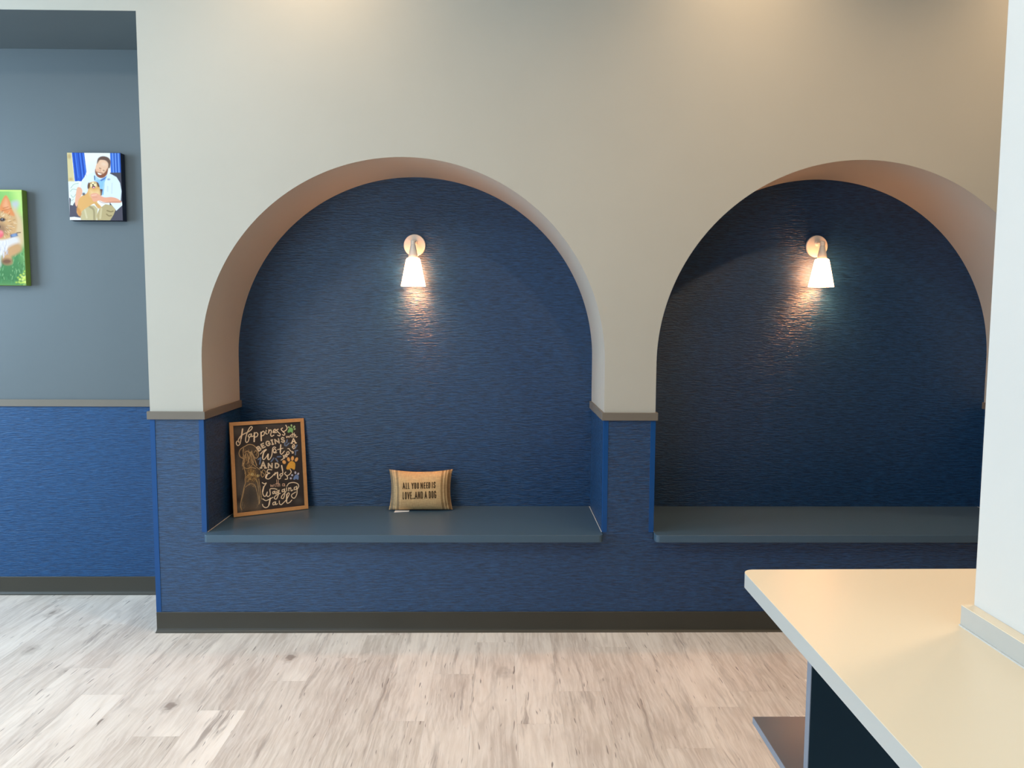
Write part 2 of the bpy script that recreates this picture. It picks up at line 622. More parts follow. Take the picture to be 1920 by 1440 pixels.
window_wall('wall_left', 'y', XL, -0.12, YR, D + .12, -2.7, -0.3, 1.05, 3.25)
window('window_1', 'y', XL, -0.12, -2.7, -0.3, 1.05, 3.25, 2)
window_wall('wall_rear', 'x', YR, -0.12, XL - .12, XRR + .12, -5.0, -2.0, 0.4, 2.7)
window('window_2', 'x', YR, -0.12, -5.0, -2.0, 0.4, 2.7, 3)
struct(box('wall_right', XRR, XRR + .12, YR, D + .12, 0, ZT, M['room']))
struct(box('wall_end', XE, XE + .1, -0.02, D, 0, ZT, M['greige']))
struct(box('wall_end', XE + .1, XRR, -0.02, D + .12, 0, ZT, M['greige']))

# wing wall behind the counter (stands on the floor, runs towards the camera)
WX, WY, WT = 0.943, -2.2657, 0.125
struct(box('wall_wing', WX, WX + WT, -5.2, WY, 0, ZT, M['white'], bevel=0.004))

# chair rails
RP = 0.0115
t = struct(box('trim_1', XL, XJ - .001, D - RP, D, ZR0, ZR1, M['rail'], bevel=0.0015))
bm = bmesh.new()
add_prism(bm, [(XJ - RP, -RP), (A0 + RP, -RP), (A0 + RP, D - .004), (A0, D - .004), (A0, 0), (XJ, 0), (XJ, D - .014), (XJ - RP, D - .014)], 'z', ZR0, ZR1)
struct(from_bm('trim_2', bm, M['rail'], bevel=0.0015))
bm = bmesh.new()
add_prism(bm, [(A1 - RP, -RP), (B0 + RP, -RP), (B0 + RP, D - .004), (B0, D - .004), (B0, 0), (A1, 0), (A1, D - .004), (A1 - RP, D - .004)], 'z', ZR0, ZR1)
struct(from_bm('trim_3', bm, M['rail'], bevel=0.0015))
bm = bmesh.new()
add_prism(bm, [(B1 - RP, -RP), (XE, -RP), (XE, 0), (B1, 0), (B1, D - .004), (B1 - RP, D - .004)], 'z', ZR0, ZR1)
struct(from_bm('trim_4', bm, M['rail'], bevel=0.0015))

# corner guards (L-shaped vinyl strips)
def guard(name, x, s, z0, z1, w=0.0225, t=0.0022):
    """s=+1: wall body lies on the +x side of the corner"""
    p = [(x - s * t, -t), (x + s * w, -t), (x + s * w, 0), (x, 0), (x, w), (x - s * t, w)]
    struct(prism(name, p, 'z', z0, z1, M['guard'], bevel=0.0006))

guard('trim_5', XJ, 1, ZB, ZR0)
guard('trim_6', A0, -1, ZS1, ZR0)
guard('trim_7', A1, 1, ZS1, ZR0)
guard('trim_8', B0, -1, ZS1, ZR0)
guard('trim_9', B1, 1, ZS1, ZR0)

# cove base
def cove(name, path):
    """path: floor polyline [(x,y,nx,ny)] with outward normals; sweeps the rubber base profile"""
    prof = [(0, 0), (0.0165, 0), (0.0165, 0.0025), (0.011, 0.0065), (0.0065, 0.013), (0.0045, 0.022), (0.0045, ZB - .002), (0.003, ZB), (0, ZB)]
    bm = bmesh.new()
    rings = []
    for x, y, nx, ny in path:
        rings.append([bm.verts.new((x + nx * d, y + ny * d, z)) for d, z in prof])
    for a, b in zip(rings, rings[1:]):
        for i in range(len(prof)):
            j = (i + 1) % len(prof)
            bm.faces.new((a[i], a[j], b[j], b[i]))
    bm.faces.new(rings[0]); bm.faces.new(rings[-1])
    return struct(from_bm(name, bm, M['base'], smooth=35))

cove('baseboard_back', [(XL, D - .0025, 0, -1), (XJ - .0175, D - .0025, 0, -1)])
cove('baseboard_front', [(XJ, D - .004, -.3, 0), (XJ, 0, -.3, -1), (XE, 0, 0, -1)])

# ------------------------------------------------------------------ planks
PW, PL = 0.18, 1.22
known = {2: -.186, 1: -.625, 0: -.886, 4: -.760, 5: -.629, 3: -1.059, -6: -.525, -3: -.862, -2: -.464, -5: -.301, -4: -.044,
         -10: -.643, -7: -.774, -8: -.965, -12: .098, -9: -.087, -11: -.40, -1: -1.35}
plank_cache = {}

def plank_mesh(l):
    key = round(l, 3)
    if key not in plank_cache:
        bm = bmesh.new()
        g = 0.00015
        x0, x1, y0, y1, c = g, PW - g, g, l - g, 0.0004
        lo = [bm.verts.new(p) for p in ((x0, y0, -.006), (x1, y0, -.006), (x1, y1, -.006), (x0, y1, -.006))]
        md = [bm.verts.new(p) for p in ((x0, y0, -c * .6), (x1, y0, -c * .6), (x1, y1, -c * .6), (x0, y1, -c * .6))]
        hi = [bm.verts.new(p) for p in ((x0 + c, y0 + c, 0), (x1 - c, y0 + c, 0), (x1 - c, y1 - c, 0), (x0 + c, y1 - c, 0))]
        for a, b in ((lo, md), (md, hi)):
            for i in range(4):
                j = (i + 1) % 4
                bm.faces.new((a[i], a[j], b[j], b[i]))
        bm.faces.new(hi); bm.faces.new(lo[::-1])
        bmesh.ops.recalc_face_normals(bm, faces=bm.faces)
        me = bpy.data.meshes.new('plank')
        bm.to_mesh(me); bm.free()
        me.materials.append(M['plank'])
        plank_cache[key] = me
    return plank_cache[key]

YN, YF = -4.4, D
for k in range(-30, 25):
    x = 0.07 + PW * k
    yj = known.get(k, -random.random() * PL)
    cuts = [yj + PL * i for i in range(-5, 5)]
    cuts = sorted([YN, YF] + [c for c in cuts if YN + .1 < c < YF - .06])
    for y0, y1 in zip(cuts, cuts[1:]):
        if x < XL:
            continue
        if k < -19 and y1 < -2.4:
            continue
        if k > 16 and y1 < -2.4:
            continue
        if y0 > -0.01 and x > XJ:
            continue
        if x > XJ - PW and y1 > 0.02 and x >= XJ - 0.01:
            y1 = 0.02
        o = bpy.data.objects.new('plank', plank_mesh(y1 - y0))
        o.location = (x, y0, 0)
        C.objects.link(o)
        o.parent = floor

# ================================================================== THINGS
# benches
def bench(x0, x1, label):
    root = thing('niche_bench', label, 'bench', ((x0 + x1) / 2, 0, 0), 'benches in the arched niches')
    nose, r = 0.056, 0.022
    g = 0.0035
    x0, x1 = x0 + g, x1 - g
    p = [(x0, D - .004), (x0, -nose + r)]
    p += [(x0 + r - r * math.cos(a), -nose + r - r * math.sin(a)) for a in np.linspace(0, math.pi / 2, 7)[1:]]
    p += [(x1 - r + r * math.sin(a), -nose + r - r * math.cos(a)) for a in np.linspace(0, math.pi / 2, 7)]
    p += [(x1, D - .004)]
    under(prism('seat_slab', p, 'z', ZS0 + .0005, ZS1, M['bench'], smooth=30, bevel=0.0015), root)
    for n, (a, b, c, d) in {'caulk_line': (x0 - .001, x0 + .0025, 0.003, D - .006)}.items():
        under(box(n, a, b, c, d, ZS1 - .001, ZS1 + .0012, M['caulk']), root)
        under(box(n, x1 - .0025, x1 + .001, c, d, ZS1 - .001, ZS1 + .0012, M['caulk']), root)
    under(box('caulk_line', x0, x1, D - .006, D - .0035, ZS1 - .001, ZS1 + .0009, M['bench']), root)
    return root

bench(A0, A1, 'blue-grey bench ledge in an arched niche, holding the chalk sign and the small pillow')
bench(B0, B1, 'bare blue-grey bench ledge in the arched niche beyond the cream counter')

# sconces
def sconce(label, px, pz, dx):
    root = thing('wall_sconce', label, 'lamp', (px, D - .0025, pz), 'lit sconces in the arched niches')
    bm = bmesh.new()
    add_lathe(bm, [(0.0585, 0), (0.0595, -0.002), (0.0595, -0.010), (0.057, -0.0135), (0.02, -0.0145)], 48, True, 'y')
    from_bm('backplate', bm, M['enamel'], root, smooth=35)
    bm = bmesh.new()
    # horizontal arm with its boss, then the elbow
    add_lathe(bm, [(0.016, -0.014), (0.015, -0.020), (0.0085, -0.024), (0.0085, -0.082)], 24, True, 'y', (0, 0, 0.016))
    from_bm('arm', bm, M['enamel'], root, smooth=35)
    ax = Vector((0, -0.085, 0))
    bm = bmesh.new()
    add_lathe(bm, [(0.006, 0.0205), (0.0125, 0.0185), (0.0128, 0.004), (0.0126, -0.003), (0.0115, -0.004), (0.0132, -0.0055), (0.0205, -0.040), (0.0262, -0.074)], 32, True, 'z', ax)
    from_bm('socket_cup', bm, M['enamel'], root, smooth=35)
    bm = bmesh.new()
    add_lathe(bm, [(0.0225, -0.0725), (0.033, -0.0755), (0.0375, -0.082), (0.066, -0.2235), (0.064, -0.2245), (0.0355, -0.083), (0.0225, -0.0755)], 48, False, 'z', ax)
    from_bm('glass_shade', bm, M['shade'], root, smooth=50)
    bm = bmesh.new()
    add_lathe(bm, [(0.004, -0.0745), (0.013, -0.078), (0.014, -0.10), (0.026, -0.125), (0.030, -0.145), (0.026, -0.165), (0.012, -0.176), (0.002, -0.178)], 24, True, 'z', ax)
    from_bm('bulb', bm, M['shade'], root, smooth=60)
    l = bpy.data.lights.new('bulb_light', 'SPOT')
    l.energy = 8
    l.color = (1.0, 0.40, 0.16)
    l.spot_size = math.radians(150)
    l.spot_blend = 0.9
    l.shadow_soft_size = 0.03
    lo = bpy.data.objects.new('bulb_light', l)
    lo.location = ax + Vector((0, 0, -0.205))
    C.objects.link(lo)
    lo.parent = root
    return root

sconce('lit cone sconce above the pillow, in the niche with the chalk sign', -0.4689, 1.9563, 0)
sconce('lit cone sconce in the empty niche beyond the counter', 1.7380, 1.9637, 0)

# countertop
ZK = 0.957
KT = 0.036
root = thing('countertop', 'cream laminate countertop with its front edge coloured for cooler light, against the white wing wall', 'countertop', (0.9, -2.6, ZK - KT))
r = 0.028
xa, ya = 0.588, -1.9259            # free corner
xb, yb = 0.5662, -3.35
e = Vector((xb - xa, yb - ya)).normalized()
pc = [(1.75, ya + .012)]
n1 = Vector((1, .012 / 1.16)).normalized()
P0 = Vector((xa, ya))
pa, pb = P0 + n1 * r, P0 + e * r
cc = P0 + n1 * r + e * r
a0 = math.atan2(pa.y - cc.y, pa.x - cc.x)
for t in np.linspace(0, math.pi / 2, 9):
    pc.append((cc.x + r * math.cos(a0 + t), cc.y + r * math.sin(a0 + t)))
pc += [(xb, yb), (WX - .001, yb), (WX - .001, WY + .001), (1.75, WY + .001)]
core = [(x, y) for x, y in pc]
bm = bmesh.new()
add_prism(bm, core, 'z', ZK - KT, ZK - .0012)
bm.normal_update()
under(from_bm('edge_band', bm, M['counter_edge'], smooth=30), root)
bm = bmesh.new()
add_prism(bm, core, 'z', ZK - .0012, ZK)
under(from_bm('worktop_surface', bm, M['counter']), root)
bs = prism('backsplash', [(WX - .0255, WY - .002), (WX - .001, WY - .002), (WX - .001, yb), (WX - .0255, yb)], 'z', ZK, ZK + .041, M['counter_edge'], bevel=0.001)
under(bs, root)
under(box('backsplash_top_warm_lit', WX - .0257, WX - .001, yb, WY - .002, ZK + .041, ZK + .0422, M['counter']), root)  # thin top skin, warm light on the backsplash top put in its colour
under(box('caulk_line', WX - .0282, WX - .0254, yb, WY - .002, ZK - .0003, ZK + .0028, M['caulk']), root)

# gable panel under the counter
GX, GY0, GY1 = 0.6235, -2.266, -2.246
root = thing('gable_panel', 'dark teal support panel standing under the cream countertop', 'panel', (0.78, -2.256, 0))
under(box('panel_board', GX + .0015, WX - .002, GY0, GY1, 0.001, ZK - KT - .0005, M['gable']), root)
under(box('edge_band', GX, GX + .0015, GY0, GY1, 0.001, ZK - KT - .0005, M['gable_edge']), root)

# low shelf beyond the panel
root = thing('under_counter_shelf', 'low grey-brown shelf board sticking out beyond the teal panel', 'shelf', (0.8, -2.1, 0.60))
zt = 0.62
sx0, sy1 = 0.6037, -1.991
under(box('shelf_board', sx0 + .0015, 1.3, GY1 + .0005, sy1, zt - .016, zt, M['shelf']), root)
under(box('edge_band', sx0, sx0 + .0015, GY1 + .0005, sy1, zt - .016, zt, M['gable_edge']), root)
under(box('bracket', 1.05, 1.07, GY1 + .001, sy1 - .02, 0.001, zt - .0165, M['gable']), root)

# ------------------------------------------------------------------ chalk sign
def sign():
    root = thing('chalkboard_sign', 'wood-framed chalk-lettered dog sign leaning in the corner of the bench', 'sign')
    BL = Vector((-1.40177, 0.26950, ZS1 + .0028))
    BR = Vector((-1.05585, 0.45765, ZS1 + .0028))
    ex = (BR - BL); W = ex.length; ex.normalize()
    up = Vector((-0.02861, 0.05735, 0.4965))
    up = (up - ex * up.dot(ex)); Hh = 0.5006; up.normalize()
    nrm = ex.cross(up)         # towards the viewer
    if nrm.y > 0:
        nrm = -nrm
    root.matrix_world = Matrix(((ex.x, up.x, nrm.x, BL.x), (ex.y, up.y, nrm.y, BL.y), (ex.z, up.z, nrm.z, BL.z), (0, 0, 0, 1)))
    fw, fd = 0.0195, 0.018
    zb = -fd
    # four mitred frame bars
    def bar(p):
        bm = bmesh.new()
        add_prism(bm, p, 'z', zb, 0.0)
        from_bm('frame_bar', bm, M['frame'], root, bevel=0.0012)
    bar([(0, 0), (W, 0), (W - fw, fw), (fw, fw)])
    bar([(0, Hh), (fw, Hh - fw), (W - fw, Hh - fw), (W, Hh)])
    bar([(0, 0), (fw, fw), (fw, Hh - fw), (0, Hh)])
    bar([(W, 0), (W, Hh), (W - fw, Hh - fw), (W - fw, fw)])
    box('backing_board', fw - .002, W - fw + .002, fw - .002, Hh - fw + .002, zb + .001, -0.0075, M['board_back'], root)
    # print; trace coordinates are those of a 10.667x enlargement with its origin at (420,775)
    k = 10.6667
    cor = [((429.4 - 420) * k, (793.75 - 775) * k), ((570.5 - 420) * k, (784.8 - 775) * k), ((578.4 - 420) * k, (954.7 - 775) * k), ((438.3 - 420) * k, (971.1 - 775) * k)]
    P = Painter(300, 382, cor, (52, 44, 40))
    B = lambda pts: [(x, y + 1013.3) for x, y in pts]
    # chalk dust
    for cx, cy, rx, ry, a in ((300, 380, 130, 90, .25), (1000, 260, 260, 60, .2), (880, 520, 60, 50, .2), (300, 1250, 70, 420, .35), (560, 1650, 190, 280, .22),
                              (480, 1480, 150, 120, .3), (1500, 1760, 60, 50, .3), (1250, 700, 120, 90, .12), (330, 1900, 110, 80, .4), (660, 1850, 120, 120, .25)):
        P.ell(cx, cy, rx, ry, (120, 112, 100), alpha=a, soft=26)
    cream, pink, gold = (240, 214, 176), (226, 182, 150), (190, 150, 92)
    def st(pts, w=17, col=cream, a=1.0):
        P.stroke(pts, col, w * 1.12, a, True, 0.2)
    # dog seen from behind, sketched
    P.poly([(400, 690), (500, 640), (600, 660), (670, 740), (690, 850), (640, 910), (660, 1060), (720, 1160), (700, 1500), (740, 1800), (700, 1940), (340, 1940), (350, 1700), (430, 1420), (430, 1200), (370, 1070), (390, 920), (330, 890), (305, 820), (330, 740)], (98, 82, 62), .55, 14, True)
    P.ell(555, 1250, 105, 130, (128, 98, 56), 0, .6, 22)
    sk = [[(400, 690), (330, 740), (305, 820), (330, 890), (390, 920)], [(400, 690), (500, 640), (600, 660), (670, 740), (695, 830), (680, 890), (640, 915), (600, 870), (560, 800)],
          [(395, 720), (385, 800), (400, 900), (380, 1000), (372, 1070)], [(420, 800), (470, 770), (520, 800), (560, 780)], [(440, 820), (420, 920), (400, 1040)],
          [(610, 800), (640, 760), (665, 800), (650, 870)], [(560, 800), (600, 900), (640, 1000), (660, 1060)], [(470, 830), (500, 930), (480, 1020)], [(540, 820), (560, 930), (590, 1010)]]
    for s in sk:
        st(s, 13, (205, 168, 118), .85)
    P.ell(640, 830, 36, 62, (38, 24, 18), .2, .6, 6)
    P.ell(350, 820, 34, 60, (38, 26, 20), -.1, .6, 6)
    for i in range(70):
        x, y = random.gauss(500, 55), random.uniform(720, 1080)
        st([(x, y), (x + random.gauss(0, 14), y + 35), (x + random.gauss(0, 22), y + 75)], 6, random.choice([(160, 122, 74), (196, 156, 100), (110, 82, 52), (220, 186, 134)]), .6)
    low = [[(390, 0), (410, 100), (435, 230), (425, 330), (430, 400), (400, 500), (370, 640), (345, 760), (335, 860), (360, 930)], [(410, 90), (470, 110), (540, 85), (640, 105)],
           [(640, 300), (680, 400), (690, 480), (705, 600), (720, 760), (700, 820)], [(430, 480), (520, 415), (610, 430), (650, 520), (690, 680), (710, 800)], [(560, 0), (640, 70), (720, 130)],
           [(410, 500), (390, 620), (360, 720)], [(740, 160), (770, 280), (840, 190), (790, 130), (750, 200)], [(760, 170), (800, 220)], [(700, 320), (740, 600), (760, 720)]]
    for s in low:
        st(B(s), 11, (200, 164, 112), .85)
    for i in range(150):
        x, y = random.gauss(555, 62), random.gauss(240, 75)
        st(B([(x, y), (x + random.gauss(0, 16), y + random.gauss(20, 12)), (x + random.gauss(0, 22), y + random.gauss(40, 16))]), 6,
           random.choice([(176, 138, 78), (214, 176, 112), (120, 90, 54), (60, 42, 30)]), .75)
    for x, y in ((570, 220), (680, 250)):
        P.ell(x, y + 1013, 22, 20, (222, 196, 130), 0, .95, 4)
        P.ell(x + 3, y + 1013, 9, 10, (40, 28, 22), 0, .9, 3)
    P.ell(540, 1013 + 640, 105, 190, (62, 58, 54), 0, .7, 30)
    for i in range(60):
        x, y = random.choice([random.gauss(370, 22), random.gauss(700, 24)]), random.uniform(420, 940)
        st(B([(x, y), (x + random.gauss(-4, 6), y + 40), (x + random.gauss(-8, 9), y + 80)]), 5, random.choice([(120, 110, 92), (150, 128, 92), (92, 84, 74)]), .6)
    # Happiness
    for s in ([(375, 325), (365, 420), (345, 520), (325, 620), (285, 662), (252, 632), (256, 585), (292, 570), (302, 602)],
              [(290, 545), (330, 480), (400, 430), (500, 380), (560, 325), (566, 287), (530, 288), (482, 370), (445, 480), (435, 560), (455, 600), (490, 570), (510, 490)],
              [(548, 428), (508, 440), (490, 478), (518, 492), (548, 455), (556, 428), (552, 480), (590, 470)], [(612, 400), (606, 490), (610, 580)],
              [(612, 425), (650, 400), (682, 430), (664, 478), (622, 492)], [(745, 390), (746, 480), (752, 565)], [(748, 410), (790, 372), (816, 402), (800, 450), (758, 468)],
              [(850, 352), (842, 415), (872, 428)], [(858, 303), (862, 309)], [(905, 340), (900, 410)], [(905, 372), (940, 345), (956, 380), (940, 440), (960, 474), (1005, 450)],
              [(985, 392), (1040, 362), (1030, 332), (1000, 352), (1002, 398), (1058, 396)], [(1092, 330), (1062, 350), (1090, 390), (1132, 430), (1120, 465), (1082, 452)],
              [(1180, 305), (1150, 332), (1190, 380), (1227, 420), (1210, 452), (1178, 440)], [(1190, 382), (1250, 350), (1272, 300), (1246, 250)]):
        st(s, 17)
    for s in ([(612, 410), (608, 580)], [(746, 400), (752, 562)], [(375, 330), (345, 520)]):
        st(s, 24)
    for s in ([(1255, 470), (1266, 500), (1290, 470), (1310, 496), (1330, 460)], [(1345, 450), (1352, 490)], [(1382, 400), (1377, 492)], [(1355, 440), (1408, 425)], [(1416, 405), (1412, 490)], [(1414, 458), (1440, 440), (1450, 488), (1478, 478)]):
        st(s, 13)

    def glyph(ch, cx, cy, w, h, rot, lw, col=cream, Bsh=0, double=True):
        G = {'B': [[(0, 0), (0, 1)], [(0, 0), (.6, 0), (.85, .22), (.6, .46), (0, .48)], [(.6, .48), (.95, .72), (.65, 1), (0, 1)]],
             'E': [[(.95, 0), (0, 0), (0, 1), (.95, 1)], [(0, .5), (.7, .5)]], 'G': [[(.95, .22), (.6, 0), (.2, .1), (0, .5), (.2, .92), (.6, 1), (.95, .8), (.95, .55), (.6, .55)]],
             'I': [[(.5, 0), (.5, 1)], [(.2, 0), (.8, 0)], [(.2, 1), (.8, 1)]], 'N': [[(0, 1), (0, 0), (1, 1), (1, 0)]], 'S': [[(.9, .18), (.5, 0), (.1, .2), (.3, .46), (.75, .55), (.95, .8), (.5, 1), (.05, .82)]],
             'A': [[(0, 1), (.5, 0), (1, 1)], [(.2, .65), (.8, .65)], [(-.15, 1), (.2, 1)], [(.8, 1), (1.15, 1)]], 'D': [[(0, 0), (0, 1), (.55, 1), (1, .65), (1, .35), (.55, 0), (0, 0)]]}[ch]
        c, s = math.cos(rot), math.sin(rot)
        for pl in G:
            q = [((x - .5) * w, (y - .5) * h) for x, y in pl]
            q = [(cx + x * c - y * s, cy + Bsh + x * s + y * c) for x, y in q]
            P.stroke(q, col, lw, 1, ch in 'GS', .2)
            if double:
                P.stroke(q, (70, 56, 46), lw * .22, .8, ch in 'GS', .2)
    R_ = math.radians
    glyph('B', 708, 718, 62, 82, R_(-33), 25); glyph('E', 788, 662, 58, 80, R_(-27), 25); glyph('G', 885, 618, 74, 86, R_(-20), 25)
    glyph('I', 972, 592, 44, 88, R_(-15), 25); glyph('N', 1068, 572, 76, 86, R_(-11), 24); glyph('S', 1185, 545, 62, 96, R_(-7), 25)
    glyph('A', 1402, 562, 84, 92, R_(-3), 22, double=False)
    for s in ([(735, 830), (790, 770), (848, 738), (800, 800), (775, 900), (800, 942), (850, 890), (890, 830), (880, 920), (912, 940), (960, 860), (980, 720), (1010, 690), (1042, 700)],
              [(1000, 800), (1050, 770), (1020, 722), (990, 760), (1012, 805), (1060, 800)], [(1142, 640), (1136, 740), (1132, 800), (1160, 832), (1215, 770)], [(1080, 742), (1188, 712)],
              [(1150, 950), (1190, 925), (1205, 880), (1190, 856), (1218, 915), (1212, 875), (1244, 838), (1240, 888), (1270, 870), (1260, 810), (1290, 780), (1312, 805), (1292, 840), (1262, 822)],
              [(1285, 720), (1310, 720), (1340, 765), (1392, 785), (1388, 812), (1368, 802)], [(1372, 690), (1424, 668), (1404, 636), (1378, 678), (1402, 722), (1436, 690)]):
        st(s, 16)
    st([(850, 745), (800, 800), (778, 900)], 23); st([(888, 832), (884, 918)], 22); st([(1142, 650), (1134, 790)], 22)
    glyph('A', 790, 1048, 96, 122, 0, 26); glyph('N', 930, 1062, 74, 88, 0, 25); glyph('D', 1068, 1060, 68, 88, 0, 25)
    for s in ([(962, 132), (890, 128), (868, 180), (920, 200), (855, 228), (840, 290), (892, 316), (960, 272), (1010, 215)], [(1030, 185), (1020, 240)], [(1028, 215), (1078, 180), (1076, 250), (1088, 310), (1120, 312), (1142, 288)],
              [(1160, 45), (1176, 130), (1180, 200), (1140, 212), (1122, 240), (1150, 262), (1184, 222)], [(1242, 178), (1222, 212), (1268, 260), (1276, 310), (1230, 322)], [(1268, 252), (1320, 222), (1352, 172), (1328, 120)],
              [(770, 390), (812, 412), (850, 398), (800, 480), (776, 560), (792, 640), (832, 660), (872, 575), (858, 640), (890, 666), (930, 622), (926, 520), (1000, 508), (1066, 522)],
              [(1025, 560), (982, 572), (986, 612), (1016, 590), (1028, 560), (1034, 610), (1068, 598)], [(1100, 545), (1062, 562), (1068, 592), (1100, 570), (1108, 540), (1088, 640), (1050, 716), (1008, 692), (1050, 640), (1132, 600)],
              [(1212, 520), (1172, 532), (1172, 572), (1212, 550), (1218, 512), (1220, 620), (1190, 702), (1150, 692), (1172, 640), (1244, 568)], [(1256, 490), (1262, 550)], [(1262, 455), (1266, 460)], [(1300, 490), (1302, 552)],
              [(1302, 512), (1340, 490), (1350, 552), (1388, 530)], [(1442, 470), (1412, 490), (1420, 530), (1456, 510), (1462, 460), (1466, 600), (1420, 692), (1370, 682), (1360, 630), (1440, 575)],
              [(1275, 440), (1312, 400), (1400, 384), (1480, 410), (1502, 460), (1476, 512)], [(780, 712), (840, 746), (910, 720), (980, 682)], [(930, 700), (910, 790), (890, 860), (840, 886), (790, 862), (775, 822)],
              [(1030, 770), (986, 790), (986, 830), (1020, 820), (1036, 770), (1040, 826), (1072, 810)], [(1110, 752), (1116, 810), (1150, 826), (1182, 800), (1250, 730), (1310, 622), (1292, 590), (1262, 640), (1255, 740), (1270, 796), (1320, 780), (1362, 735)]):
        st(B(s), 16)
    for s in ([(868, 232), (842, 290)], [(1160, 50), (1178, 140)], [(1076, 200), (1082, 290)], [(930, 700), (905, 830)], [(800, 470), (778, 570)], [(1262, 620), (1256, 760)]):
        st(B(s), 23)
    for s in ([(935, 430), (946, 470), (966, 436), (982, 470), (1002, 425)], [(1025, 428), (1030, 470)], [(1058, 330), (1066, 466)], [(1038, 412), (1084, 400)], [(1092, 340), (1096, 466)], [(1096, 422), (1116, 410), (1122, 460)],
              [(1212, 410), (1180, 412), (1176, 450), (1206, 450), (1216, 410), (1222, 460)]):
        st(B(s), 10, pink, .9)
    # leaves
    blu = (122, 142, 172)
    for a, b in (((1272, 545), (1262, 600)), ((1225, 600), (1226, 655)), ((1310, 612), (1250, 665)), ((1075, 885), (1145, 880)), ((1000, 912), (950, 980)), ((1042, 920), (1080, 980)),
                 ((690, 938), (740, 905)), ((738, 930), (720, 1030)), ((1470, 650), (1432, 715)), ((1480, 755), (1428, 768)), ((1440, 790), (1436, 842))):
        P.stroke([a, b], blu, 27, .8, False, .45)
    # paws
    def paw(cx, cy, s, col, toes, edge):
        P.poly([(cx - 1.0 * s, cy + .55 * s), (cx - .55 * s, cy - .45 * s), (cx + .1 * s, cy - .95 * s), (cx + .8 * s, cy - .55 * s), (cx + .85 * s, cy + .25 * s), (cx + .65 * s, cy + .85 * s), (cx, cy + .55 * s), (cx - .6 * s, cy + .85 * s)], col, .95, 3, True)
        for x, y, rx, ry, ro in toes:
            P.ell(x, y, rx, ry, edge, ro, .95, 2)
    paw(1340, 350, 58, (128, 182, 108), [(1308, 290, 17, 20, -.4), (1360, 256, 16, 24, 0), (1414, 282, 18, 26, .6), (1426, 326, 16, 19, .8)], (170, 196, 136))
    paw(1350, 1060, 96, (226, 164, 62), [(1210, 990, 34, 40, -.6), (1300, 936, 29, 44, -.3), (1378, 916, 29, 46, .15), (1458, 938, 29, 46, .5)], (232, 170, 100))
    paw(1450, 1293, 58, (112, 136, 176), [(1370, 1252, 20, 20, 0), (1435, 1201, 18, 26, 0), (1492, 1224, 18, 24, .4), (1343, 1315, 20, 20, 0)], (196, 190, 200))
    P.grain(.25)
    x0, x1, y0, y1 = 0, W, 0, Hh
    # only the part inside the frame shows; the print spans the whole board
    uu, vv = fw / W, fw / Hh
    iu0, iu1 = int(P.w * uu), P.w - int(P.w * uu)
    iv0, iv1 = int(P.h * vv), P.h - int(P.h * vv)
    P.img = P.img[iv0:iv1, iu0:iu1]
    P.h, P.w = P.img.shape[:2]
    a0_, a1_ = iu0 / 300 * W, iu1 / 300 * W
    b0_, b1_ = Hh - iv0 / 382 * Hh, Hh - iv1 / 382 * Hh
    print_mesh('chalk_print', P, lambda u, v: (a0_ + (a1_ - a0_) * u, b0_ + (b1_ - b0_) * v, u * 0 - 0.0065), M['chalk'], root)

sign()

